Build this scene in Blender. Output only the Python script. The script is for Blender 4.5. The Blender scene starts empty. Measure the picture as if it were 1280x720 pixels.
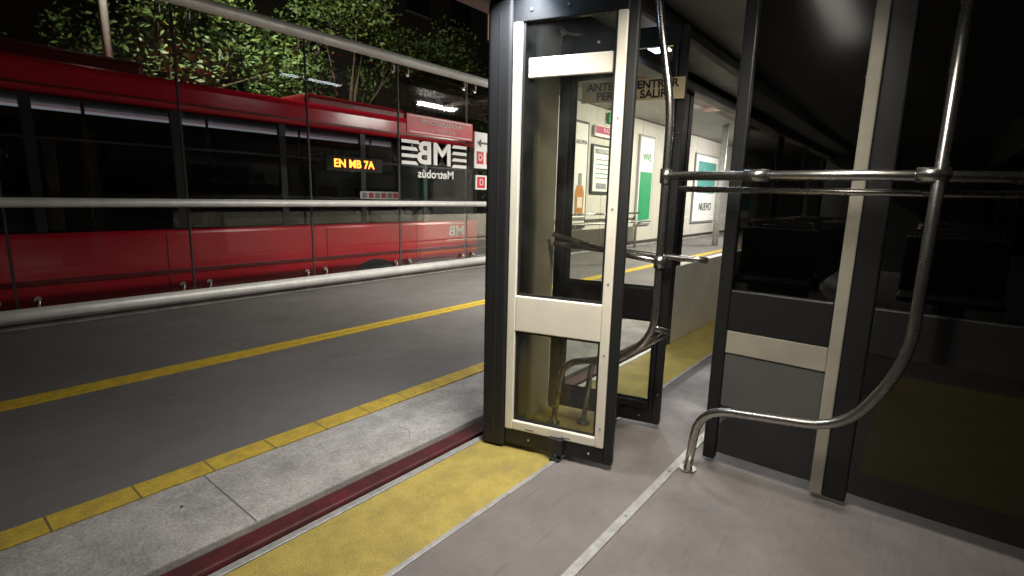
import bpy, bmesh, math, random
from mathutils import Vector, Matrix
random.seed(7)
S=bpy.context.scene
C=bpy.context.collection
S.view_settings.view_transform='Standard'
S.view_settings.look='None'
S.view_settings.exposure=0

# ---------------- materials ----------------
def nmat(name):
    m=bpy.data.materials.new(name); m.use_nodes=True
    return m, m.node_tree.nodes, m.node_tree.links, m.node_tree.nodes['Principled BSDF']
def mat(name,col,rough=0.5,metal=0.0,var=0.25,scale=6.0,bump=0.0,bscale=60,col2=None,rvar=0.15,spec=0.5):
    m,N,L,B=nmat(name)
    tc=N.new('ShaderNodeTexCoord'); src=tc.outputs['Object']
    n=N.new('ShaderNodeTexNoise'); n.inputs['Scale'].default_value=scale; n.inputs['Detail'].default_value=3; n.inputs['Roughness'].default_value=0.68
    L.new(src,n.inputs['Vector'])
    r=N.new('ShaderNodeValToRGB'); r.color_ramp.elements[0].position=0.3; r.color_ramp.elements[1].position=0.7
    c2=col2 if col2 else tuple(c*(1-var) for c in col)
    r.color_ramp.elements[0].color=(*c2,1); r.color_ramp.elements[1].color=(*col,1)
    L.new(n.outputs['Fac'],r.inputs['Fac']); L.new(r.outputs['Color'],B.inputs['Base Color'])
    mr=N.new('ShaderNodeMapRange'); mr.inputs['To Min'].default_value=min(1,rough+rvar); mr.inputs['To Max'].default_value=max(0.02,rough-rvar)
    L.new(n.outputs['Fac'],mr.inputs['Value']); L.new(mr.outputs['Result'],B.inputs['Roughness'])
    B.inputs['Metallic'].default_value=metal
    B.inputs['Specular IOR Level'].default_value=spec
    if bump>0:
        n2=N.new('ShaderNodeTexNoise'); n2.inputs['Scale'].default_value=bscale; n2.inputs['Detail'].default_value=1
        L.new(src,n2.inputs['Vector'])
        b=N.new('ShaderNodeBump'); b.inputs['Strength'].default_value=bump; b.inputs['Distance'].default_value=0.01
        L.new(n2.outputs['Fac'],b.inputs['Height']); L.new(b.outputs['Normal'],B.inputs['Normal'])
    return m
def speckle(name,col,scale,sp_scale,sp_amt,rough,bump,stain=0.35,scratch=0.0):
    m,N,L,B=nmat(name)
    tc=N.new('ShaderNodeTexCoord')
    n=N.new('ShaderNodeTexNoise'); n.inputs['Scale'].default_value=scale; n.inputs['Detail'].default_value=5; n.inputs['Roughness'].default_value=0.72
    L.new(tc.outputs['Object'],n.inputs['Vector'])
    r=N.new('ShaderNodeMapRange'); r.inputs['From Min'].default_value=0.32; r.inputs['From Max'].default_value=0.66; r.inputs['To Min'].default_value=1-stain; r.inputs['To Max'].default_value=1.0
    L.new(n.outputs['Fac'],r.inputs['Value'])
    n2=N.new('ShaderNodeTexNoise'); n2.inputs['Scale'].default_value=sp_scale; n2.inputs['Detail'].default_value=2
    L.new(tc.outputs['Object'],n2.inputs['Vector'])
    r2=N.new('ShaderNodeMapRange'); r2.inputs['From Min'].default_value=0.3; r2.inputs['From Max'].default_value=0.7; r2.inputs['To Min'].default_value=1-sp_amt; r2.inputs['To Max'].default_value=1+sp_amt
    L.new(n2.outputs['Fac'],r2.inputs['Value'])
    mu=N.new('ShaderNodeMath'); mu.operation='MULTIPLY'; L.new(r.outputs[0],mu.inputs[0]); L.new(r2.outputs[0],mu.inputs[1])
    out=mu.outputs[0]
    if scratch>0:
        mp=N.new('ShaderNodeMapping'); mp.inputs['Scale'].default_value=(1.2,22,1); mp.inputs['Rotation'].default_value=(0,0,0.25)
        L.new(tc.outputs['Object'],mp.inputs['Vector'])
        n5=N.new('ShaderNodeTexNoise'); n5.inputs['Scale'].default_value=3; n5.inputs['Detail'].default_value=2; L.new(mp.outputs[0],n5.inputs['Vector'])
        r5=N.new('ShaderNodeMapRange'); r5.inputs['From Min'].default_value=0.6; r5.inputs['From Max'].default_value=0.75; r5.inputs['To Min'].default_value=1; r5.inputs['To Max'].default_value=1-scratch
        L.new(n5.outputs['Fac'],r5.inputs['Value'])
        m5=N.new('ShaderNodeMath'); m5.operation='MULTIPLY'; L.new(out,m5.inputs[0]); L.new(r5.outputs[0],m5.inputs[1]); out=m5.outputs[0]
    mx=N.new('ShaderNodeMix'); mx.data_type='RGBA'; mx.blend_type='MULTIPLY'; mx.inputs[0].default_value=1; mx.inputs[6].default_value=(*col,1)
    L.new(out,mx.inputs[7]); L.new(mx.outputs[2],B.inputs['Base Color'])
    rr=N.new('ShaderNodeMapRange'); rr.inputs['From Min'].default_value=0.35; rr.inputs['From Max'].default_value=0.65; rr.inputs['To Min'].default_value=rough+0.12; rr.inputs['To Max'].default_value=rough-0.12
    L.new(n.outputs['Fac'],rr.inputs['Value']); L.new(rr.outputs[0],B.inputs['Roughness']); B.inputs['Specular IOR Level'].default_value=0.35
    b=N.new('ShaderNodeBump'); b.inputs['Strength'].default_value=bump; b.inputs['Distance'].default_value=0.006
    L.new(n2.outputs['Fac'],b.inputs['Height']); L.new(b.outputs['Normal'],B.inputs['Normal'])
    return m
def emis(name,col,st):
    m,N,L,B=nmat(name)
    B.inputs['Base Color'].default_value=(*col,1)
    B.inputs['Emission Color'].default_value=(*col,1); B.inputs['Emission Strength'].default_value=st
    return m
def glass(name,tint,refl=1.0,dirt=0.0,rough=0.02,smudge=False):
    m=bpy.data.materials.new(name); m.use_nodes=True
    N=m.node_tree.nodes; L=m.node_tree.links; N.clear()
    o=N.new('ShaderNodeOutputMaterial'); t=N.new('ShaderNodeBsdfTransparent'); g=N.new('ShaderNodeBsdfGlossy')
    t.inputs['Color'].default_value=(*tint,1); g.inputs['Roughness'].default_value=rough
    lw=N.new('ShaderNodeFresnel'); lw.inputs['IOR'].default_value=1.5
    mm=N.new('ShaderNodeMath'); mm.operation='MULTIPLY'; mm.inputs[1].default_value=refl; mm.use_clamp=True
    L.new(lw.outputs[0],mm.inputs[0])
    mx=N.new('ShaderNodeMixShader'); L.new(mm.outputs[0],mx.inputs[0]); L.new(t.outputs[0],mx.inputs[1]); L.new(g.outputs[0],mx.inputs[2])
    last=mx
    if smudge:
        d=N.new('ShaderNodeBsdfDiffuse'); d.inputs['Color'].default_value=(0.5,0.5,0.47,1)
        tc=N.new('ShaderNodeTexCoord'); n=N.new('ShaderNodeTexNoise'); n.inputs['Scale'].default_value=5; n.inputs['Detail'].default_value=3
        L.new(tc.outputs['Object'],n.inputs['Vector'])
        m2=N.new('ShaderNodeMapRange'); m2.inputs['From Min'].default_value=0.4; m2.inputs['From Max'].default_value=0.8; m2.inputs['To Max'].default_value=dirt*3; m2.inputs['To Min'].default_value=dirt*0.3
        L.new(n.outputs['Fac'],m2.inputs['Value'])
        mx2=N.new('ShaderNodeMixShader'); L.new(m2.outputs[0],mx2.inputs[0]); L.new(mx.outputs[0],mx2.inputs[1]); L.new(d.outputs[0],mx2.inputs[2]); last=mx2
    L.new(last.outputs[0],o.inputs['Surface'])
    return m
def worn_paint(name,col,under,wear=0.55,scale=9,rough=0.6,joint=None,bump=0.3):
    m,N,L,B=nmat(name)
    tc=N.new('ShaderNodeTexCoord')
    n=N.new('ShaderNodeTexNoise'); n.inputs['Scale'].default_value=scale; n.inputs['Detail'].default_value=6; n.inputs['Roughness'].default_value=0.75
    L.new(tc.outputs['Object'],n.inputs['Vector'])
    r=N.new('ShaderNodeValToRGB'); e=r.color_ramp.elements
    e[0].position=wear-0.2; e[1].position=wear+0.16
    mid=tuple(c*0.78 for c in col)
    e[0].color=(*col,1); e[1].color=(*under,1); x=r.color_ramp.elements.new(wear-0.05); x.color=(*mid,1)
    L.new(n.outputs['Fac'],r.inputs['Fac'])
    out=r.outputs['Color']
    n4=N.new('ShaderNodeTexNoise'); n4.inputs['Scale'].default_value=180; n4.inputs['Detail'].default_value=2
    L.new(tc.outputs['Object'],n4.inputs['Vector'])
    r4=N.new('ShaderNodeMapRange'); r4.inputs['From Min'].default_value=0.3; r4.inputs['From Max'].default_value=0.7; r4.inputs['To Min'].default_value=0.6; r4.inputs['To Max'].default_value=1.1
    L.new(n4.outputs['Fac'],r4.inputs['Value'])
    mx=N.new('ShaderNodeMix'); mx.data_type='RGBA'; mx.blend_type='MULTIPLY'; mx.inputs[0].default_value=1
    L.new(out,mx.inputs[6]); L.new(r4.outputs[0],mx.inputs[7]); out=mx.outputs[2]
    if joint:
        sp=N.new('ShaderNodeSeparateXYZ'); L.new(tc.outputs['Object'],sp.inputs[0])
        md=N.new('ShaderNodeMath'); md.operation='PINGPONG'; md.inputs[1].default_value=joint/2; L.new(sp.outputs[0],md.inputs[0])
        lt=N.new('ShaderNodeMath'); lt.operation='LESS_THAN'; lt.inputs[1].default_value=0.004; L.new(md.outputs[0],lt.inputs[0])
        m3=N.new('ShaderNodeMix'); m3.data_type='RGBA'; L.new(lt.outputs[0],m3.inputs[0]); L.new(out,m3.inputs[6]); m3.inputs[7].default_value=(0.12,0.10,0.04,1); out=m3.outputs[2]
    L.new(out,B.inputs['Base Color']); B.inputs['Roughness'].default_value=rough
    b=N.new('ShaderNodeBump'); b.inputs['Strength'].default_value=bump; b.inputs['Distance'].default_value=0.004
    L.new(n4.outputs['Fac'],b.inputs['Height']); L.new(b.outputs['Normal'],B.inputs['Normal'])
    return m

M_vinyl=speckle('vinyl_floor',(0.205,0.182,0.174),2.2,320,0.18,0.5,0.1,0.32,0.22)
M_yel=worn_paint('yellow_grit',(0.47,0.36,0.085),(0.27,0.235,0.12),0.62,5,0.7,bump=0.8)
M_yelp=worn_paint('yellow_line_paint',(0.70,0.48,0.03),(0.22,0.19,0.12),0.63,14,0.65)
M_yelt=worn_paint('yellow_tile',(0.64,0.45,0.06),(0.28,0.23,0.12),0.60,11,0.65,joint=0.3)
M_plat=speckle('platform_asphalt',(0.165,0.156,0.152),0.8,150,0.30,0.68,0.4,0.28,0.12)
M_conc=speckle('kerb_concrete',(0.43,0.41,0.39),3.6,90,0.20,0.8,0.45,0.45)
M_road=speckle('road_asphalt',(0.05,0.05,0.052),1.2,120,0.3,0.8,0.6,0.3)
M_maroon=mat('maroon_rubber',(0.10,0.011,0.015),0.6,0,0.6,9)
M_black=mat('black_powder_coat',(0.014,0.014,0.015),0.42,0,0.5,8,0.12,400)
M_rub=mat('black_rubber',(0.012,0.012,0.012),0.6,0,0.4,10)
M_cream=mat('cream_paint',(0.80,0.75,0.63),0.4,0,0.2,3,0.05,90)
M_cream2=mat('cream_panel',(0.62,0.56,0.40),0.45,0,0.25,3)
M_cream3=mat('dimmed_cream_trim',(0.34,0.31,0.25),0.5,0,0.3,4)  # cream with dimness put into the colour to keep the partition dark
M_alu=mat('aluminium_trim',(0.62,0.61,0.59),0.45,0.6,0.4,14,0.1,200)
M_steel=mat('brushed_steel',(0.50,0.48,0.45),0.27,0.97,0.2,10,rvar=0.07)
M_rail=mat('galvanised_rail',(0.66,0.66,0.64),0.45,0.2,0.25,5)
M_red=mat('bus_red_paint',(0.68,0.012,0.035),0.2,0,0.12,1.5,rvar=0.05,spec=0.7)
M_redd=mat('red_dark_trim',(0.20,0.008,0.012),0.4,0,0.2,3)
M_wall=mat('station_wall_panel',(0.60,0.575,0.52),0.5,0,0.12,1.2)
M_white=mat('white_vinyl',(0.80,0.80,0.78),0.45,0,0.06,5)
M_tan=mat('tan_sign',(0.66,0.52,0.30),0.5,0,0.15,6)
M_dk=mat('dark_interior',(0.05,0.048,0.045),0.5,0,0.3,3)
M_joint=mat('joint_grout',(0.16,0.155,0.15),0.9,0,0.3,30)
M_brown=mat('header_panel',(0.05,0.03,0.024),0.4,0,0.4,3)
M_ceil=mat('ceiling_panel',(0.32,0.31,0.29),0.55,0,0.1,2)
M_bceil=mat('bus_ceiling_panel',(0.11,0.105,0.10),0.55,0,0.1,2)
M_roof=mat('roof_steel',(0.16,0.11,0.09),0.5,0.1,0.3,2)
M_grey=mat('grey_grp_panel',(0.10,0.10,0.097),0.45,0,0.2,3)
M_seat=mat('seat_plastic',(0.05,0.05,0.055),0.45,0,0.2,4)
M_green=mat('green_sign',(0.02,0.32,0.14),0.45,0,0.1,5)
M_pink=mat('magenta_sign',(0.45,0.03,0.12),0.45,0,0.1,5)
M_orange=mat('amber_print',(0.62,0.24,0.06),0.4,0,0.4,14)
M_ink=mat('ink_black',(0.02,0.02,0.02),0.5,0,0.1,5)
M_inkg=mat('ink_grey',(0.25,0.25,0.27),0.5,0,0.1,5)
M_blueish=mat('print_teal',(0.10,0.32,0.30),0.5,0,0.3,9)
M_redp=mat('sign_red',(0.6,0.015,0.03),0.4,0,0.1,5)
M_tyre=mat('tyre_rubber',(0.02,0.02,0.02),0.8,0,0.3,8)
M_bark=mat('bark',(0.09,0.065,0.045),0.9,0,0.5,9,0.8,30)
M_bld=mat('building_render',(0.10,0.09,0.08),0.8,0,0.3,0.6)
M_glass=glass('door_glass',(0.93,0.94,0.90),1.1,0.016,0.02,True)
M_sglass=glass('station_glass',(0.95,0.96,0.96),0.35)
M_bglass=glass('tinted_bus_glass',(0.36,0.37,0.38),1.4)
M_pglass=glass('smoked_partition_glass',(0.34,0.34,0.33),0.8,0.03,0.16)
M_lamp=emis('lamp_tube',(0.85,0.93,1.0),14)
M_lampb=emis('blue_white_lamp',(0.55,0.75,1.0),20)
M_lampw=emis('bus_ceiling_lamp',(1.0,0.95,0.85),6)
M_led=emis('led_amber',(1.0,0.28,0.03),4.5)
M_busint=emis('bus_interior_light',(0.9,0.95,1.0),1.2)

# ---------------- mesh helpers ----------------
def empty(name,loc=(0,0,0),rz=0):
    e=bpy.data.objects.new(name,None); C.objects.link(e); e.location=loc; e.rotation_euler=(0,0,rz); e.empty_display_size=0.2
    return e
def link(name,me,m,parent=None,smooth=False):
    o=bpy.data.objects.new(name,me); C.objects.link(o)
    if m: me.materials.append(m)
    if parent: o.parent=parent
    return o
def box(name,x0,x1,y0,y1,z0,z1,m,parent=None,bev=0.0,seg=2):
    bm=bmesh.new(); bmesh.ops.create_cube(bm,size=1)
    bmesh.ops.scale(bm,vec=(abs(x1-x0),abs(y1-y0),abs(z1-z0)),verts=bm.verts)
    bmesh.ops.translate(bm,vec=((x0+x1)/2,(y0+y1)/2,(z0+z1)/2),verts=bm.verts)
    if bev>0: bmesh.ops.bevel(bm,geom=bm.edges[:],offset=bev,segments=seg,affect='EDGES',profile=0.5)
    me=bpy.data.meshes.new(name); bm.to_mesh(me); bm.free()
    return link(name,me,m,parent)
def sheet(name,x0,x1,y0,y1,z,m,parent=None):
    me=bpy.data.meshes.new(name); me.from_pydata([(x0,y0,z),(x1,y0,z),(x1,y1,z),(x0,y1,z)],[],[(0,1,2,3)])
    return link(name,me,m,parent)
def vpoly(name,pts,y,m,parent=None,th=0.004):
    n=len(pts)
    v=[(p[0],y,p[1]) for p in pts]+[(p[0],y+th,p[1]) for p in pts]
    f=[tuple(range(n)),tuple(reversed(range(n,2*n)))]+[(i,i+n,(i+1)%n+n,(i+1)%n) for i in range(n)]
    me=bpy.data.meshes.new(name); me.from_pydata(v,[],f); return link(name,me,m,parent)
def rounded(points,rad,seg=6):
    P=[Vector(p) for p in points]; out=[P[0]]
    for i in range(1,len(P)-1):
        a=(P[i-1]-P[i]); b=(P[i+1]-P[i]); r=min(rad,a.length*0.48,b.length*0.48)
        s=P[i]+a.normalized()*r; e=P[i]+b.normalized()*r
        for k in range(seg+1):
            t=k/seg; out.append((1-t)**2*s+2*t*(1-t)*P[i]+t*t*e)
    out.append(P[-1]); return out
def tube(name,points,r,m,parent=None,bend=0.0,sides=16,taper=None):
    P=rounded(points,bend) if bend>0 else [Vector(p) for p in points]
    bm=bmesh.new(); rings=[]; up=None
    for i,p in enumerate(P):
        if i==0: t=P[1]-P[0]
        elif i==len(P)-1: t=P[-1]-P[-2]
        else: t=(P[i+1]-P[i]).normalized()+(P[i]-P[i-1]).normalized()
        t.normalize()
        if up is None:
            up=Vector((0,0,1)) if abs(t.z)<0.9 else Vector((1,0,0))
        n=(up-t*up.dot(t)).normalized(); b=t.cross(n); up=n
        rr=r if taper is None else r+(taper-r)*i/(len(P)-1)
        rings.append([bm.verts.new(p+n*math.cos(2*math.pi*k/sides)*rr+b*math.sin(2*math.pi*k/sides)*rr) for k in range(sides)])
    for i in range(len(rings)-1):
        for k in range(sides):
            f=bm.faces.new((rings[i][k],rings[i][(k+1)%sides],rings[i+1][(k+1)%sides],rings[i+1][k])); f.smooth=True
    bm.faces.new(rings[0]); bm.faces.new(list(reversed(rings[-1])))
    bmesh.ops.recalc_face_normals(bm,faces=bm.faces)
    me=bpy.data.meshes.new(name); bm.to_mesh(me); bm.free()
    return link(name,me,m,parent)
def text(name,body,loc,size,m,parent=None,rot=(math.pi/2,0,0),sx=1.0,align='CENTER',bold=0.0):
    cu=bpy.data.curves.new(name,'FONT'); cu.body=body; cu.size=size; cu.align_x=align; cu.align_y='CENTER'; cu.extrude=0.0015; cu.offset=bold
    t=bpy.data.objects.new(name+'_tmp',cu); C.objects.link(t)
    bpy.context.view_layer.update()
    me=bpy.data.meshes.new_from_object(t.evaluated_get(bpy.context.evaluated_depsgraph_get()))
    bpy.data.objects.remove(t)
    me.materials.clear()
    o=link(name,me,m,parent); o.location=loc; o.rotation_euler=rot; o.scale=(sx,1,1); return o
def disc(name,c,r,axis,th,m,parent=None,seg=20):
    a={'x':Vector((1,0,0)),'y':Vector((0,1,0)),'z':Vector((0,0,1))}[axis]*th/2
    c=Vector(c); return tube(name,[c-a,c+a],r,m,parent,sides=seg)
def area(name,loc,target,sx,sy,en,col,parent=None,spread=math.pi):
    l=bpy.data.lights.new(name,'AREA'); l.shape='RECTANGLE'; l.size=sx; l.size_y=sy; l.energy=en; l.color=col; l.spread=spread
    o=bpy.data.objects.new(name,l); C.objects.link(o); o.location=loc
    o.rotation_euler=(Vector(target)-Vector(loc)).to_track_quat('-Z','Y').to_euler(); o.parent=parent; return o

# ================= ground, road =================
sheet('ground',-300,400,-300,500,-1.02,M_road)
sheet('road',-60,120,6.7,11.2,-1.016,M_road)
box('pavement',-60,120,11.2,19,-1.2,-0.88,M_conc,None,0.01)
# ================= platform =================
pf=empty('station_platform')
box('slab',-14,46,2.0,6.72,-1.0,-0.004,M_conc,pf,0.008)
sheet('walking_surface',-14,46,2.66,6.45,0.0,M_plat,pf)
box('edge_tile_strip',-14,46,2.53,2.665,-0.002,0.006,M_yelt,pf,0.002)
box('guide_line_rib_a',-14,46,4.17,4.245,-0.002,0.007,M_yelp,pf,0.002)
box('guide_line_rib_b',-14,46,4.262,4.35,-0.002,0.007,M_yelp,pf,0.002)
box('rubber_bumper',-14,46,1.89,1.998,-0.30,-0.03,M_maroon,pf,0.015)
for i in range(-7,23):
    box('kerb_joint',i*2.4+0.85,i*2.4+0.855,2.002,2.53,-0.004,-0.0025,M_joint,pf)
box('parapet_kerb',-14,46,6.45,6.72,0.0,0.045,M_conc,pf,0.01)
for i in range(26):
    x=random.uniform(0.2,8); y=random.uniform(2.1,6)
    disc('gum_spot',(x,y,0.0012),random.uniform(0.005,0.014),'z',0.0015,M_dk,pf,8)
for (x,y,pts) in ((2.55,2.25,[(0,0),(0.10,0.05),(0.2,0.02),(0.30,0.08),(0.42,0.06)]),(1.75,2.10,[(0,0),(0.06,0.08),(0.05,0.16),(0.12,0.22)])):
    tube('hairline_crack',[(x+a,y+b2,-0.0035) for a,b2 in pts],0.0012,M_joint,pf,sides=5)

# ================= balustrade =================
gb=empty('glass_balustrade')
X0,X1=-12.9,9.4
tube('top_rail',[(X0,6.5,3.33),(X1,6.5,3.33)],0.072,M_rail,gb)
tube('middle_rail',[(X0,6.42,1.18),(X1,6.42,1.18)],0.045,M_rail,gb)
tube('bottom_rail',[(X0,6.45,0.13),(X1,6.45,0.13)],0.07,M_rail,gb)
xs=[5.34+1.52*i for i in range(-12,3)]
for i,x in enumerate(xs[:-1]):
    box('glass_panel',x+0.012,xs[i+1]-0.012,6.545,6.555,0.16,3.18,M_sglass,gb)
for x in xs:
    box('glass_joint_post',x-0.010,x+0.010,6.57,6.60,0.05,3.3,M_grey,gb)
    for z in (0.26,3.14):
        for dx in (-0.14,0.14):
            disc('clamp_disc',(x+dx,6.53,z),0.03,'y',0.03,M_steel,gb,14)
            tube('clamp_stub',[(x+dx,6.5,z),(x+dx,6.5,z+(0.14 if z>1 else -0.08))],0.014,M_steel,gb,sides=8)
ld=empty('logo_decal')
RM=(math.pi/2,0,math.pi)
text('letters','MB',(6.07,6.54,1.98),0.50,M_white,ld,RM,1.15,bold=0.012)
for k,z in enumerate((1.82,1.93,2.04,2.15)):
    w=0.34+0.05*(k%2)
    vpoly('bar_l',[(5.36,z-0.022),(5.36+w,z-0.022),(5.36+w-0.05,z+0.03),(5.36,z+0.03)],6.537,M_white,ld)
    vpoly('bar_r',[(6.46,z-0.022),(6.82,z-0.022),(6.82,z+0.03),(6.46+0.04,z+0.03)],6.537,M_white,ld)
text('wordmark','Metrobús',(6.1,6.54,1.66),0.19,M_white,ld,RM,1.1,bold=0.003)
bn=empty('route_banner')
box('panel',5.45,6.95,6.515,6.535,2.28,2.58,M_redp,bn,0.004)
for a in ((5.5,6.9,2.30,2.315),(5.5,6.9,2.545,2.56)): box('border',a[0],a[1],6.508,6.514,a[2],a[3],M_white,bn)
text('lettering','ESTACION PLAZA SUR',(6.2,6.51,2.48),0.09,M_white,bn)
text('lettering_small','linea 1 - direccion norte',(6.2,6.51,2.37),0.06,M_white,bn)
ds=empty('direction_sign')
box('board',6.98,7.55,6.49,6.51,1.82,2.46,M_white,ds,0.006)
box('arrow_shaft',7.12,7.34,6.483,6.489,2.255,2.29,M_ink,ds)
vpoly('arrow_head',[(7.05,2.272),(7.15,2.34),(7.15,2.205)],6.482,M_ink,ds)
box('icon_a',7.04,7.22,6.483,6.489,1.9,2.12,M_redp,ds,0.002)
box('icon_b',7.30,7.48,6.483,6.489,1.9,2.12,M_redp,ds,0.002)
text('letter','D',(7.13,6.48,2.01),0.16,M_white,ds); text('letter','D',(7.39,6.48,2.01),0.16,M_white,ds)
ds2=empty('route_sign')
box('board',7.02,7.6,6.49,6.51,1.44,1.70,M_white,ds2,0.006)
box('icon_a',7.06,7.27,6.483,6.489,1.47,1.67,M_redp,ds2,0.002)
box('icon_b',7.33,7.56,6.483,6.489,1.47,1.67,M_redp,ds2,0.002)
text('letter','D',(7.165,6.48,1.57),0.16,M_white,ds2); text('letter','C',(7.445,6.48,1.57),0.16,M_white,ds2)

# ================= station roof and wall =================
sr=empty('station_roof')
box('canopy',-2,46,2.35,4.5,3.52,3.64,M_roof,sr,0.01)
box('canopy_wide',9.3,46,4.5,6.9,3.52,3.64,M_ceil,sr,0.01)
for i in range(0,13): box('purlin',-2+i*3.7,-1.88+i*3.7,2.37,4.48,3.42,3.518,M_roof,sr)
for x in (9.6,16,23,30): tube('column',[(x,4.9,0),(x,4.9,3.52)],0.09,M_rail,sr)
sw=empty('station_wall')
box('panel',9.5,46,6.5,6.62,0.0,3.5,M_wall,sw)
box('skirting',9.5,46,6.47,6.499,0.0,0.14,M_dk,sw)
for i in range(1,16): box('joint',9.5+i*2.2,9.508+i*2.2,6.496,6.499,0.14,3.5,M_dk,sw)
def poster(name,x0,x1,z0,z1,y=6.47,frame=M_ink):
    e=empty(name)
    box('frame',x0-0.06,x1+0.06,y-0.03,y+0.025,z0-0.06,z1+0.06,frame,e,0.01)
    box('sheet',x0,x1,y-0.036,y-0.031,z0,z1,M_white,e)
    return e
p=poster('perfume_poster',10.25,10.82,0.68,3.02)
vpoly('bottle',[(10.36,0.95),(10.72,0.95),(10.74,1.45),(10.66,1.62),(10.42,1.62),(10.34,1.45)],6.425,M_orange,p)
box('bottle_cap',10.47,10.61,6.422,6.428,1.63,1.9,M_inkg,p); box('bottle_label',10.43,10.65,6.416,6.422,1.1,1.35,M_cream,p)
text('lettering','AROMA',(10.54,6.428,2.6),0.14,M_ink,p)
p=poster('route_map_board',11.14,12.38,1.50,2.56)
box('header',11.19,12.33,6.424,6.43,2.40,2.52,M_inkg,p)
for k in range(5): box('route_line',11.25,12.25-0.1*k,6.424,6.43,2.25-0.11*k,2.275-0.11*k,M_blueish if k%2 else M_inkg,p)
box('table',11.3,11.8,6.424,6.43,1.56,1.7,M_inkg,p)
text('lettering','RED DE TRANSPORTE',(11.76,6.42,2.46),0.09,M_white,p)
p=empty('station_name_sign')
box('board',11.1,12.45,6.40,6.46,2.80,3.06,M_white,p,0.01); box('band',11.12,12.43,6.392,6.398,2.87,3.04,M_pink,p); text('lettering','PLAZA SUR',(11.8,6.385,2.955),0.13,M_white,p)
p=empty('exit_sign')
box('board',11.75,12.4,6.40,6.46,3.17,3.42,M_green,p,0.01); text('lettering','SALIDA',(12.07,6.392,3.295),0.15,M_white,p)
p=poster('green_poster',13.7,14.6,0.65,3.05,frame=M_inkg)
box('print_block',13.76,14.54,6.424,6.43,0.75,2.1,M_green,p); text('lettering','VIVE',(14.15,6.42,2.5),0.3,M_green,p)
p=poster('advert_poster',18.2,20.5,0.6,2.9,frame=M_inkg); box('print_block',18.4,20.3,6.424,6.43,1.6,2.7,M_blueish,p); text('lettering','NUEVO',(19.4,6.42,1.1),0.4,M_ink,p)
p=poster('event_poster',23,26,0.6,2.9,frame=M_inkg); box('print_block',23.3,25.7,6.424,6.43,0.9,2.0,M_blueish,p); text('lettering','CINE',(24.5,6.42,2.4),0.5,M_redp,p)
lb=empty('leaning_bench')
for x in (9.9,11.6,13.3): tube('leg',[(x,6.25,0),(x,6.25,0.62),(x,6.1,0.72)],0.03,M_steel,lb,0.06)
box('ledge',9.6,13.6,5.95,6.3,0.72,0.76,M_steel,lb,0.01)
tube('back_tube',[(9.6,6.3,0.95),(13.6,6.3,0.95)],0.03,M_steel,lb)
for (x,en,sp) in ((5.7,110,112),(9.0,150,180),(12.4,460,180),(18.5,620,180)):
    e=empty('ceiling_lamp')
    box('housing',x-0.65,x+0.65,3.42,3.6,3.46,3.52,M_white,e,0.01)
    box('tube',x-0.6,x+0.6,3.45,3.57,3.435,3.459,M_lamp,e,0.004)
    area('lamp_light',(x,3.51,3.42),(x,4.5,0),1.2,0.15,en,(1.0,0.95,0.86),e,math.radians(sp))

# ================= opposite bus =================
cb=empty('city_bus')
bx0,bx1=-9.2,8.75
box('lower_body',bx0,bx1,8.0,10.5,-0.72,0.78,M_red,cb,0.06,3)
box('upper_band',bx0,bx1,8.0,10.5,2.36,2.76,M_red,cb,0.10,4)
box('roof_trim',bx0+0.1,bx1-0.1,7.985,7.998,2.44,2.47,M_redd,cb)
box('rub_rail',bx0+0.05,bx1-0.05,7.975,7.998,0.18,0.24,M_redd,cb,0.005)
box('skirt_line',bx0+0.05,bx1-0.05,7.985,7.998,-0.4,-0.38,M_redd,cb)
for x in (-6.2,-3.3,-0.4,2.5,4.9,6.9): box('panel_seam',x,x+0.008,7.992,7.999,-0.7,0.74,M_redd,cb)
box('far_wall',bx0+0.1,bx1-0.1,10.42,10.46,0.78,2.36,M_ink,cb)
box('front_glass',bx1-0.1,bx1-0.04,8.1,10.4,0.78,2.36,M_bglass,cb)
box('rear_panel',bx0+0.04,bx0+0.1,8.1,10.4,0.78,2.36,M_red,cb)
wxs=[bx0+0.1+ (bx1-bx0-0.2)/12*i for i in range(13)]
for i in range(12):
    box('window',wxs[i]+0.03,wxs[i+1]-0.03,8.02,8.035,0.80,2.35,M_bglass,cb)
for x in wxs: box('window_pillar',x-0.05,x+0.05,8.012,8.08,0.78,2.36,M_ink,cb)
box('window_rail',bx0+0.1,bx1-0.1,8.008,8.02,1.86,1.89,M_ink,cb)
box('cabin_floor',bx0+0.2,bx1-0.2,8.1,10.4,0.79,0.80,M_dk,cb)
box('interior_light_strip',bx0+0.5,bx1-1.5,9.2,9.3,2.32,2.35,M_busint,cb)
for i in range(10):
    x=bx0+1.4+i*1.55
    box('seat_back',x,x+0.08,8.2,9.0,0.8,1.45,M_redd,cb,0.03); box('seat_back',x,x+0.08,9.6,10.3,0.8,1.45,M_redd,cb,0.03)
    tube('stanchion',[(x+0.5,9.1,0.8),(x+0.5,9.1,2.36)],0.02,M_yelp,cb,sides=8)
for x in (-6.5,-0.5,5.9):
    disc('wheel_arch',(x,8.0,-0.5),0.62,'y',0.02,M_ink,cb,28); disc('wheel',(x,8.05,-0.54),0.48,'y',0.26,M_tyre,cb,28); disc('hub',(x,7.91,-0.54),0.2,'y',0.03,M_steel,cb,16)
for x in (-5,1.5,6): box('roof_unit',x-1.1,x+1.1,8.5,10.0,2.76,3.0,M_redd,cb,0.08,3)
box('led_display',4.95,6.1,8.0,8.008,1.70,1.94,M_ink,cb)
text('led_text','EN MB 7A',(5.5,7.995,1.82),0.19,M_led,cb,(math.pi/2,0,0),1.0,bold=0.004)
text('fleet_logo','MB',(8.05,7.985,0.55),0.30,M_white,cb,RM,1.2,bold=0.006)
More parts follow.
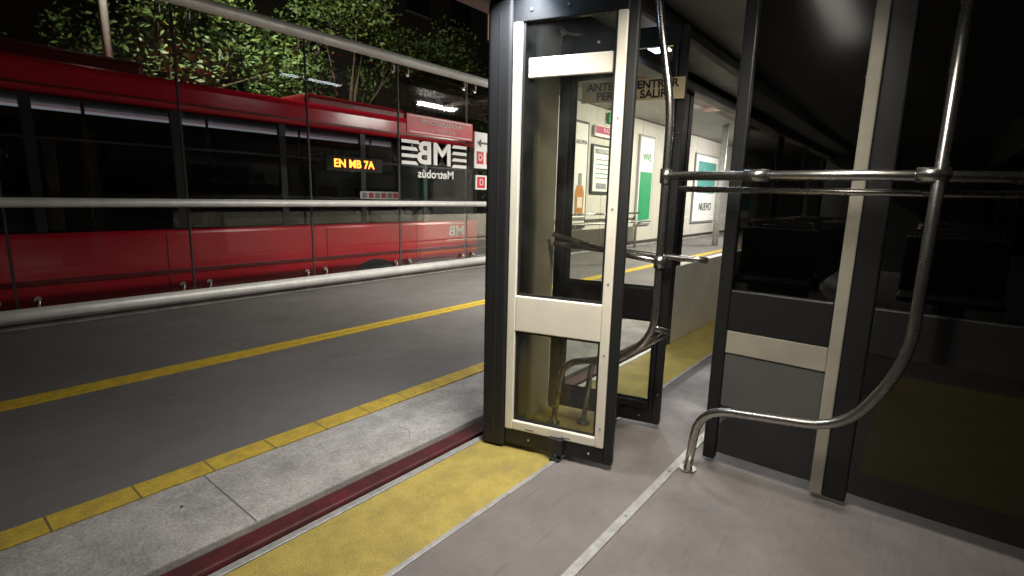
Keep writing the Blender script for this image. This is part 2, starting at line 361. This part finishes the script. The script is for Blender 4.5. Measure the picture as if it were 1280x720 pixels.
for a in ((7.75,8.4,0.36,0.375),(7.75,8.4,0.71,0.725)): box('logo_rule',a[0],a[1],7.985,7.99,a[2],a[3],M_white,cb)
box('label_strip',5.6,6.5,7.992,8.006,1.22,1.36,M_white,cb)
for k in range(6): box('label_icon',5.64+k*0.14,5.74+k*0.14,7.985,7.991,1.245,1.335,M_redp if k%2 else M_inkg,cb)
box('light_reflector',8.6,8.7,7.99,8.0,0.3,0.4,M_orange,cb)

# ================= own bus =================
b=empty('bus_floor')
sheet('vinyl',-3,13,-0.75,1.335,0.0,M_vinyl,b)
sheet('threshold_mat',-3,13,1.335,1.775,0.0,M_yel,b)
box('underfloor',-3,13,-0.75,1.815,-0.35,-0.006,M_dk,b)
box('trim_strip_a',-3,13,1.322,1.346,0.0,0.006,M_alu,b,0.002)
box('trim_strip_b',-3,13,0.82,0.86,0.0,0.006,M_alu,b,0.002)
box('threshold_edge',-3,13,1.778,1.815,-0.02,0.004,M_alu,b,0.003)
for i in range(24):
    x=-1+i*0.48
    disc('screw_head',(x,0.84,0.0065),0.005,'z',0.002,M_dk,b,8)
sheet('yellow_zone',3.0,5.0,-0.74,0.1,0.004,M_yel,b)
bw=empty('bus_side_wall')
box('door_header',-3,13,1.70,1.82,2.27,2.62,M_brown,bw,0.01)
box('header_lip',-3,13,1.66,1.698,2.26,2.30,M_black,bw,0.004)
box('jamb_panel',2.06,2.39,1.77,1.83,0.0,2.27,M_grey,bw,0.006)
box('cream_pillar',2.40,2.60,1.745,1.83,0.0,2.27,M_cream2,bw,0.015)
box('door_jamb',4.45,4.62,1.74,1.83,0.0,2.27,M_black,bw,0.01)
box('lower_panel',4.62,13,1.74,1.82,0.0,0.74,M_cream,bw,0.008)
for x in (4.66,6.5,8.4,10.3,12.2): box('window_post',x,x+0.09,1.75,1.82,0.74,2.27,M_black,bw,0.005)
for x in (4.76,6.6,8.5,10.4): box('window_glass',x,x+1.73,1.785,1.79,0.75,2.26,M_sglass,bw)
box('far_side_lower',-3,13,-0.84,-0.752,0.0,0.85,M_grey,bw)
box('far_side_upper',-3,13,-0.84,-0.752,2.0,2.6,M_grey,bw)
for x in (-3,-1.2,0.6,2.4,4.2,6,7.8,9.6,11.4,12.9): box('far_post',x,x+0.1,-0.84,-0.755,0.85,2.0,M_black,bw)
box('far_window',-3,13,-0.80,-0.795,0.85,2.0,M_bglass,bw)
box('rear_bulkhead',12.9,13,-0.75,1.8,0,2.5,M_grey,bw)
bc=empty('bus_ceiling')
box('panel',-3,13,-0.84,1.70,2.48,2.53,M_bceil,bc)
box('duct',-3,13,1.35,1.655,2.36,2.478,M_grey,bc,0.03)

def leaf(name,A,B,cream,sign=False,hw=0.112,sw=0.045):
    A=Vector((*A,0)); B=Vector((*B,0)); d=B-A; W=d.length
    e=empty(name,A,math.atan2(d.y,d.x))
    F=M_cream if cream else M_black
    T=2.15
    box('hinge_post',-0.02,hw,-0.035,0.035,0.005,2.26,M_rub,e,0.02,4)
    box('post_groove',hw*0.4,hw*0.4+0.008,-0.0375,-0.034,0.05,2.2,M_ink,e)
    box('closing_stile',W-0.045,W,-0.024,0.024,0.03,2.25,M_rub,e,0.008,3)
    box('bottom_rail',hw,W-0.045,-0.02,0.02,0.03,0.115,M_black,e,0.004)
    box('top_rail',hw,W-0.045,-0.02,0.02,T,2.25,M_black,e,0.004)
    il,ir=hw+0.001,W-0.046
    box('inner_stile_hinge',il,il+sw,-0.03,0.02,0.115,T,F,e,0.006,3)
    box('inner_stile_free',ir-sw,ir,-0.03,0.02,0.115,T,F,e,0.006,3)
    box('mid_rail',il+sw,ir-sw,-0.028,0.02,0.66,0.845,F,e,0.006,3)
    box('inner_sill',il+sw,ir-sw,-0.028,0.02,0.115,0.165,F,e,0.006,3)
    if cream:
        box('cream_transom',il+0.075,ir-0.062,-0.012,0.014,1.90,1.99,F,e,0.004)
        for x in (W*0.33,W*0.62): box('drip_slot',x,x+0.05,-0.0295,-0.0275,0.128,0.134,M_inkg,e)
    a,b_=il+sw,ir-sw
    box('upper_glass',a,b_,-0.003,0.003,0.845,T,M_glass,e)
    box('lower_glass',a,b_,-0.003,0.003,0.165,0.66,M_glass,e)
    for (z0,z1) in ((0.845,T),(0.165,0.66)):
        box('gasket',a,a+0.012,-0.012,-0.004,z0,z1,M_rub,e); box('gasket',b_-0.012,b_,-0.012,-0.004,z0,z1,M_rub,e)
        box('gasket',a+0.012,b_-0.012,-0.012,-0.004,z0,z0+0.012,M_rub,e)
        if z1<1: box('gasket',a+0.012,b_-0.012,-0.012,-0.004,z1-0.012,z1,M_rub,e)
    for z in (0.22,0.6,0.95,1.3,1.7):
        disc('screw',(W-0.066 if cream else W-0.02,-0.031,z),0.005,'y',0.004,M_inkg if cream else M_steel,e,8)
    for x in (0.2,0.38,0.56): disc('screw',(x,-0.022,2.20),0.008,'y',0.005,M_steel,e,8)
    for x in (0.25,W-0.12): disc('screw',(x,-0.022,0.07),0.006,'y',0.005,M_steel,e,8)
    box('guide_block',0.37,0.45,-0.055,-0.021,0.035,0.125,M_black,e,0.006)
    tube('guide_pin',[(0.41,-0.04,0.004),(0.41,-0.04,0.04)],0.016,M_rub,e)
    box('guide_foot',0.385,0.435,-0.06,-0.015,0.002,0.02,M_black,e,0.004)
    if sign:
        box('notice_plate',0.12,W-0.002,-0.036,-0.0325,1.875,1.985,M_tan,e,0.001)
        text('notice_text','ANTES DE ENTRAR',(0.40,-0.038,1.955),0.058,M_ink,e,bold=0.0016)
        text('notice_text','PERMITA SALIR',(0.40,-0.038,1.905),0.058,M_ink,e,bold=0.0016)
    return e
leaf('bus_door',(2.01,1.745),(2.189,1.07),True)
leaf('bus_door',(2.64,1.745),(2.80,1.08),False,True,0.05,0.022)

gr=empty('grab_rail')
tube('stanchion',[(2.45,1.13,2.47),(2.45,1.10,2.2),(2.45,1.012,1.78),(2.45,1.012,0.66),(2.45,1.18,0.50),(2.45,1.56,0.39),(2.445,1.60,0.0)],0.019,M_steel,gr,0.12)
tube('inner_loop',[(2.56,0.98,0.66),(2.56,1.14,0.53),(2.56,1.42,0.42),(2.56,1.46,0.0)],0.017,M_steel,gr,0.09)
tube('link',[(2.45,1.012,0.70),(2.56,0.98,0.66)],0.016,M_steel,gr)
disc('foot_flange',(2.445,1.60,0.006),0.04,'z',0.01,M_steel,gr); disc('foot_flange',(2.56,1.46,0.006),0.04,'z',0.01,M_steel,gr)
tube('waist_rail',[(2.56,1.72,1.075),(2.60,1.5,1.06),(2.70,1.0,1.04),(2.72,0.86,1.04)],0.017,M_steel,gr,0.1)
tube('waist_rail_b',[(2.52,1.70,1.13),(2.50,1.3,1.06),(2.47,1.012,1.04)],0.015,M_steel,gr,0.1)
disc('rail_collar',(2.45,1.012,1.04),0.027,'z',0.06,M_steel,gr)
tube('cross_rail',[(2.45,1.012,1.46),(2.45,0.2,1.46),(2.45,-0.6,1.44)],0.021,M_steel,gr)
tube('cross_rail_thin',[(2.47,0.95,1.40),(2.52,-0.7,1.39)],0.014,M_steel,gr)
disc('rail_collar',(2.45,1.012,1.46),0.027,'z',0.07,M_steel,gr)
tube('end_post',[(2.45,-0.02,2.48),(2.45,-0.02,0.75),(2.45,0.15,0.42),(2.45,0.75,0.34),(2.45,0.78,0.0)],0.021,M_steel,gr,0.15)
disc('foot_flange',(2.45,0.78,0.006),0.042,'z',0.01,M_steel,gr)
for y in (0.0,0.6): tube('rail_coupler',[(2.45,y-0.05,1.46),(2.45,y+0.05,1.46)],0.028,M_steel,gr)

ps=empty('partition_screen')
xA,xB=2.60,2.65
box('wall_stile',xA,xB,0.70,0.76,0.02,2.46,M_black,ps,0.008)
box('centre_stile',xA-0.005,xB,0.12,0.21,0.02,2.46,M_black,ps,0.008)
box('cream_stile',xA-0.01,xB,0.211,0.262,0.02,2.46,M_cream3,ps,0.006)
box('mid_panel',xA,xB,0.263,0.699,0.72,0.92,M_black,ps,0.006)
box('mid_panel_b',xA,xB,-0.659,0.119,0.72,0.92,M_black,ps,0.006)
box('kick_panel',xA+0.01,xB-0.01,0.263,0.699,0.32,0.599,M_grey,ps,0.006)
box('cream_rail',xA+0.004,xB-0.004,0.263,0.699,0.60,0.718,M_cream3,ps,0.006)
box('end_stile',xA,xB,-0.745,-0.66,0.02,2.46,M_black,ps,0.008)
for (y0,y1) in ((0.263,0.699),(-0.659,0.119)):
    box('glass',xA+0.02,xB-0.022,y0,y1,0.92,2.34,M_pglass,ps)
    box('top_bar',xA,xB,y0,y1,2.34,2.46,M_black,ps)
    box('lower_glass',xA+0.02,xB-0.022,y0,y1,0.06,0.32 if y0>0 else 0.72,M_pglass,ps)
for i in range(4):
    for side in (0,1):
        s=empty('bus_seat',(6.2+i*0.95,-0.70 if side==0 else 0.88,0))
        box('cushion',0,0.42,0.03,0.83,0.42,0.49,M_seat,s,0.03,3); box('backrest',0.40,0.46,0.03,0.83,0.46,1.05,M_seat,s,0.03,3)
        box('pedestal',0.12,0.32,0.3,0.5,0,0.42,M_grey,s,0.02); tube('grab_handle',[(0.46,0.1,1.02),(0.46,0.1,1.12),(0.46,0.76,1.12),(0.46,0.76,1.02)],0.014,M_steel,s,0.04)

# bus ceiling lamps
e=empty('bus_ceiling_lamp'); box('housing',1.0,2.2,0.45,0.63,2.43,2.479,M_white,e,0.01); box('diffuser',1.03,2.17,0.47,0.61,2.415,2.429,M_lampw,e,0.003)
area('lamp_light',(1.6,0.54,2.405),(1.95,1.25,0),1.1,0.12,32,(1.0,0.94,0.83),e,math.radians(112))
e=empty('bus_ceiling_lamp'); box('housing',5.5,7.3,0.4,0.58,2.43,2.479,M_white,e,0.01); box('diffuser',5.53,7.27,0.42,0.56,2.415,2.429,M_lampw,e,0.003)
area('lamp_light',(6.4,0.49,2.405),(6.4,0.6,0),1.6,0.12,10,(1.0,0.95,0.85),e)
for (x,en) in ((3.42,13),(1.9,11)):
    e=empty('door_lamp'); box('housing',x-0.10,x+0.10,1.46,1.60,2.335,2.362,M_grey,e,0.006); box('lens',x-0.085,x+0.085,1.475,1.585,2.325,2.334,M_lampb,e,0.003)
    area('lamp_light',(x,1.53,2.32),(x,1.8,0),0.16,0.10,en,(0.90,0.94,1.0),e,math.radians(115))

e=empty('added_tree_lamp'); x=5.0  # added lamp, unseen above the view, put in to brighten the trees
tube('pole',[(x-2,11.6,-0.9),(x-2,11.6,6.9),(x-2,10.4,7.3)],0.07,M_rail,e,0.4); box('head',x-2.12,x-1.88,9.9,10.45,7.22,7.32,M_grey,e,0.02); box('lens',x-2.09,x-1.91,9.95,10.35,7.20,7.219,M_lampw,e)
area('lamp_light',(x-2,10.15,7.18),(x+2.5,12.5,2.5),0.4,0.3,560,(1.0,0.93,0.75),e,math.radians(120))

# ================= trees =================
def leafmat():
    m,N,L,B=nmat('foliage'); g=N.new('ShaderNodeNewGeometry'); r=N.new('ShaderNodeValToRGB')
    e=r.color_ramp.elements; e[0].color=(0.025,0.055,0.012,1); e[1].color=(0.11,0.155,0.03,1); x=e.new(0.5); x.color=(0.05,0.10,0.02,1)
    L.new(g.outputs['Random Per Island'],r.inputs['Fac']); L.new(r.outputs['Color'],B.inputs['Base Color']); B.inputs['Roughness'].default_value=0.6
    return m
M_leaf=leafmat()
def tree(x,y,zb,h,rad,n,seed):
    rnd=random.Random(seed); e=empty('street_tree',(x,y,zb))
    tube('trunk',[(0,0,0),(0.08,0.03,h*0.2),(-0.05,0.05,h*0.4),(0.05,0,h*0.62)],0.2,M_bark,e,0.4,12,0.1)
    cl=[]
    for i in range(20):
        a=rnd.uniform(0,6.28); rr=rad*rnd.uniform(0.35,1.0); z=h*rnd.uniform(0.40,1.0)
        rr*=(1-0.45*abs(z/h-0.65)/0.35) if z>h*0.65 else 1
        c=Vector((math.cos(a)*rr,math.sin(a)*rr,z)); z0=h*rnd.uniform(0.28,0.55)
        tube('limb_%d'%i,[(0,0,z0),tuple(Vector((0,0,z0)).lerp(c,0.5)+Vector((0,0,0.15))),tuple(c)],0.06,M_bark,e,0.2,7,0.015)
        cl.append((c,rnd.uniform(0.6,1.1)))
    vs=[];fs=[]
    for i in range(n):
        c,cr=rnd.choice(cl)
        v=Vector((rnd.gauss(0,1),rnd.gauss(0,1),rnd.gauss(0,0.7))); v=v.normalized()*cr*(rnd.random()**0.45)
        q=c+v; s=rnd.uniform(0.04,0.09)
        u=Vector((rnd.gauss(0,1),rnd.gauss(0,1),rnd.gauss(0,0.6))).normalized(); w=u.cross(Vector((rnd.gauss(0,1),rnd.gauss(0,1),rnd.gauss(0,1)))).normalized()
        k=len(vs); vs+= [q-u*s,q-w*s*0.45,q+u*s,q+w*s*0.45]; fs.append((k,k+1,k+2,k+3))
    me=bpy.data.meshes.new('crown'); me.from_pydata([tuple(v) for v in vs],[],fs); link('crown',me,M_leaf,e)
for k,(x,y,h,r,n) in enumerate([(4.5,13.3,6.9,2.5,12000),(8.6,12.8,6.9,2.6,14000),(12.8,13.5,7,2.5,12000),(0.2,13.6,6.8,2.4,7000),(-4.5,13.2,6.3,2.3,5000),(17.5,13.3,6.5,2.4,5000)]):
    tree(x,y,-0.88,h,r,n,k+3)
ob=empty('apartment_building')
box('walls',-30,60,22,34,-1,14,M_bld,ob)
M_win=mat('dark_window',(0.02,0.025,0.03),0.15,0,0.3,2); M_winl=emis('lit_window',(1.0,0.7,0.35),0.2)
for fl in range(4):
    for i in range(28):
        x=-28+i*3.1; box('window',x,x+1.5,21.93,21.98,0.6+fl*3.3,2.2+fl*3.3,M_winl if random.random()<0.08 else M_win,ob); box('sill',x-0.1,x+1.6,21.86,21.999,0.5+fl*3.3,0.595+fl*3.3,M_conc,ob)

w=bpy.data.worlds.new('World'); S.world=w; w.use_nodes=True
N=w.node_tree.nodes; L=w.node_tree.links
sk=N.new('ShaderNodeTexSky'); sk.sky_type='NISHITA'; sk.sun_disc=False; sk.sun_elevation=math.radians(4); sk.sun_rotation=math.radians(200)
L.new(sk.outputs[0],N['Background'].inputs[0]); N['Background'].inputs[1].default_value=0.003
sl=bpy.data.lights.new('moon','SUN'); sl.energy=0.02; sl.angle=math.radians(0.5); sl.color=(1,0.95,0.9)
so=bpy.data.objects.new('moon',sl); C.objects.link(so); so.rotation_euler=(math.radians(50),0,math.radians(200))

az=math.radians(38.5); pit=math.radians(10.25); rol=math.radians(1.4)
F=Vector((math.cos(az)*math.cos(pit),math.sin(az)*math.cos(pit),-math.sin(pit)))
R=Vector((math.sin(az),-math.cos(az),0)); U=R.cross(F)
R2=R*math.cos(rol)+U*math.sin(rol); U2=U*math.cos(rol)-R*math.sin(rol)
cam=bpy.data.cameras.new('camera'); co=bpy.data.objects.new('camera',cam); C.objects.link(co)
cam.sensor_width=36; cam.lens=18; cam.clip_start=0.03; cam.clip_end=1500
m=Matrix((R2,U2,-F)).transposed().to_4x4(); m.translation=Vector((0,0,1.35)); co.matrix_world=m
S.camera=co
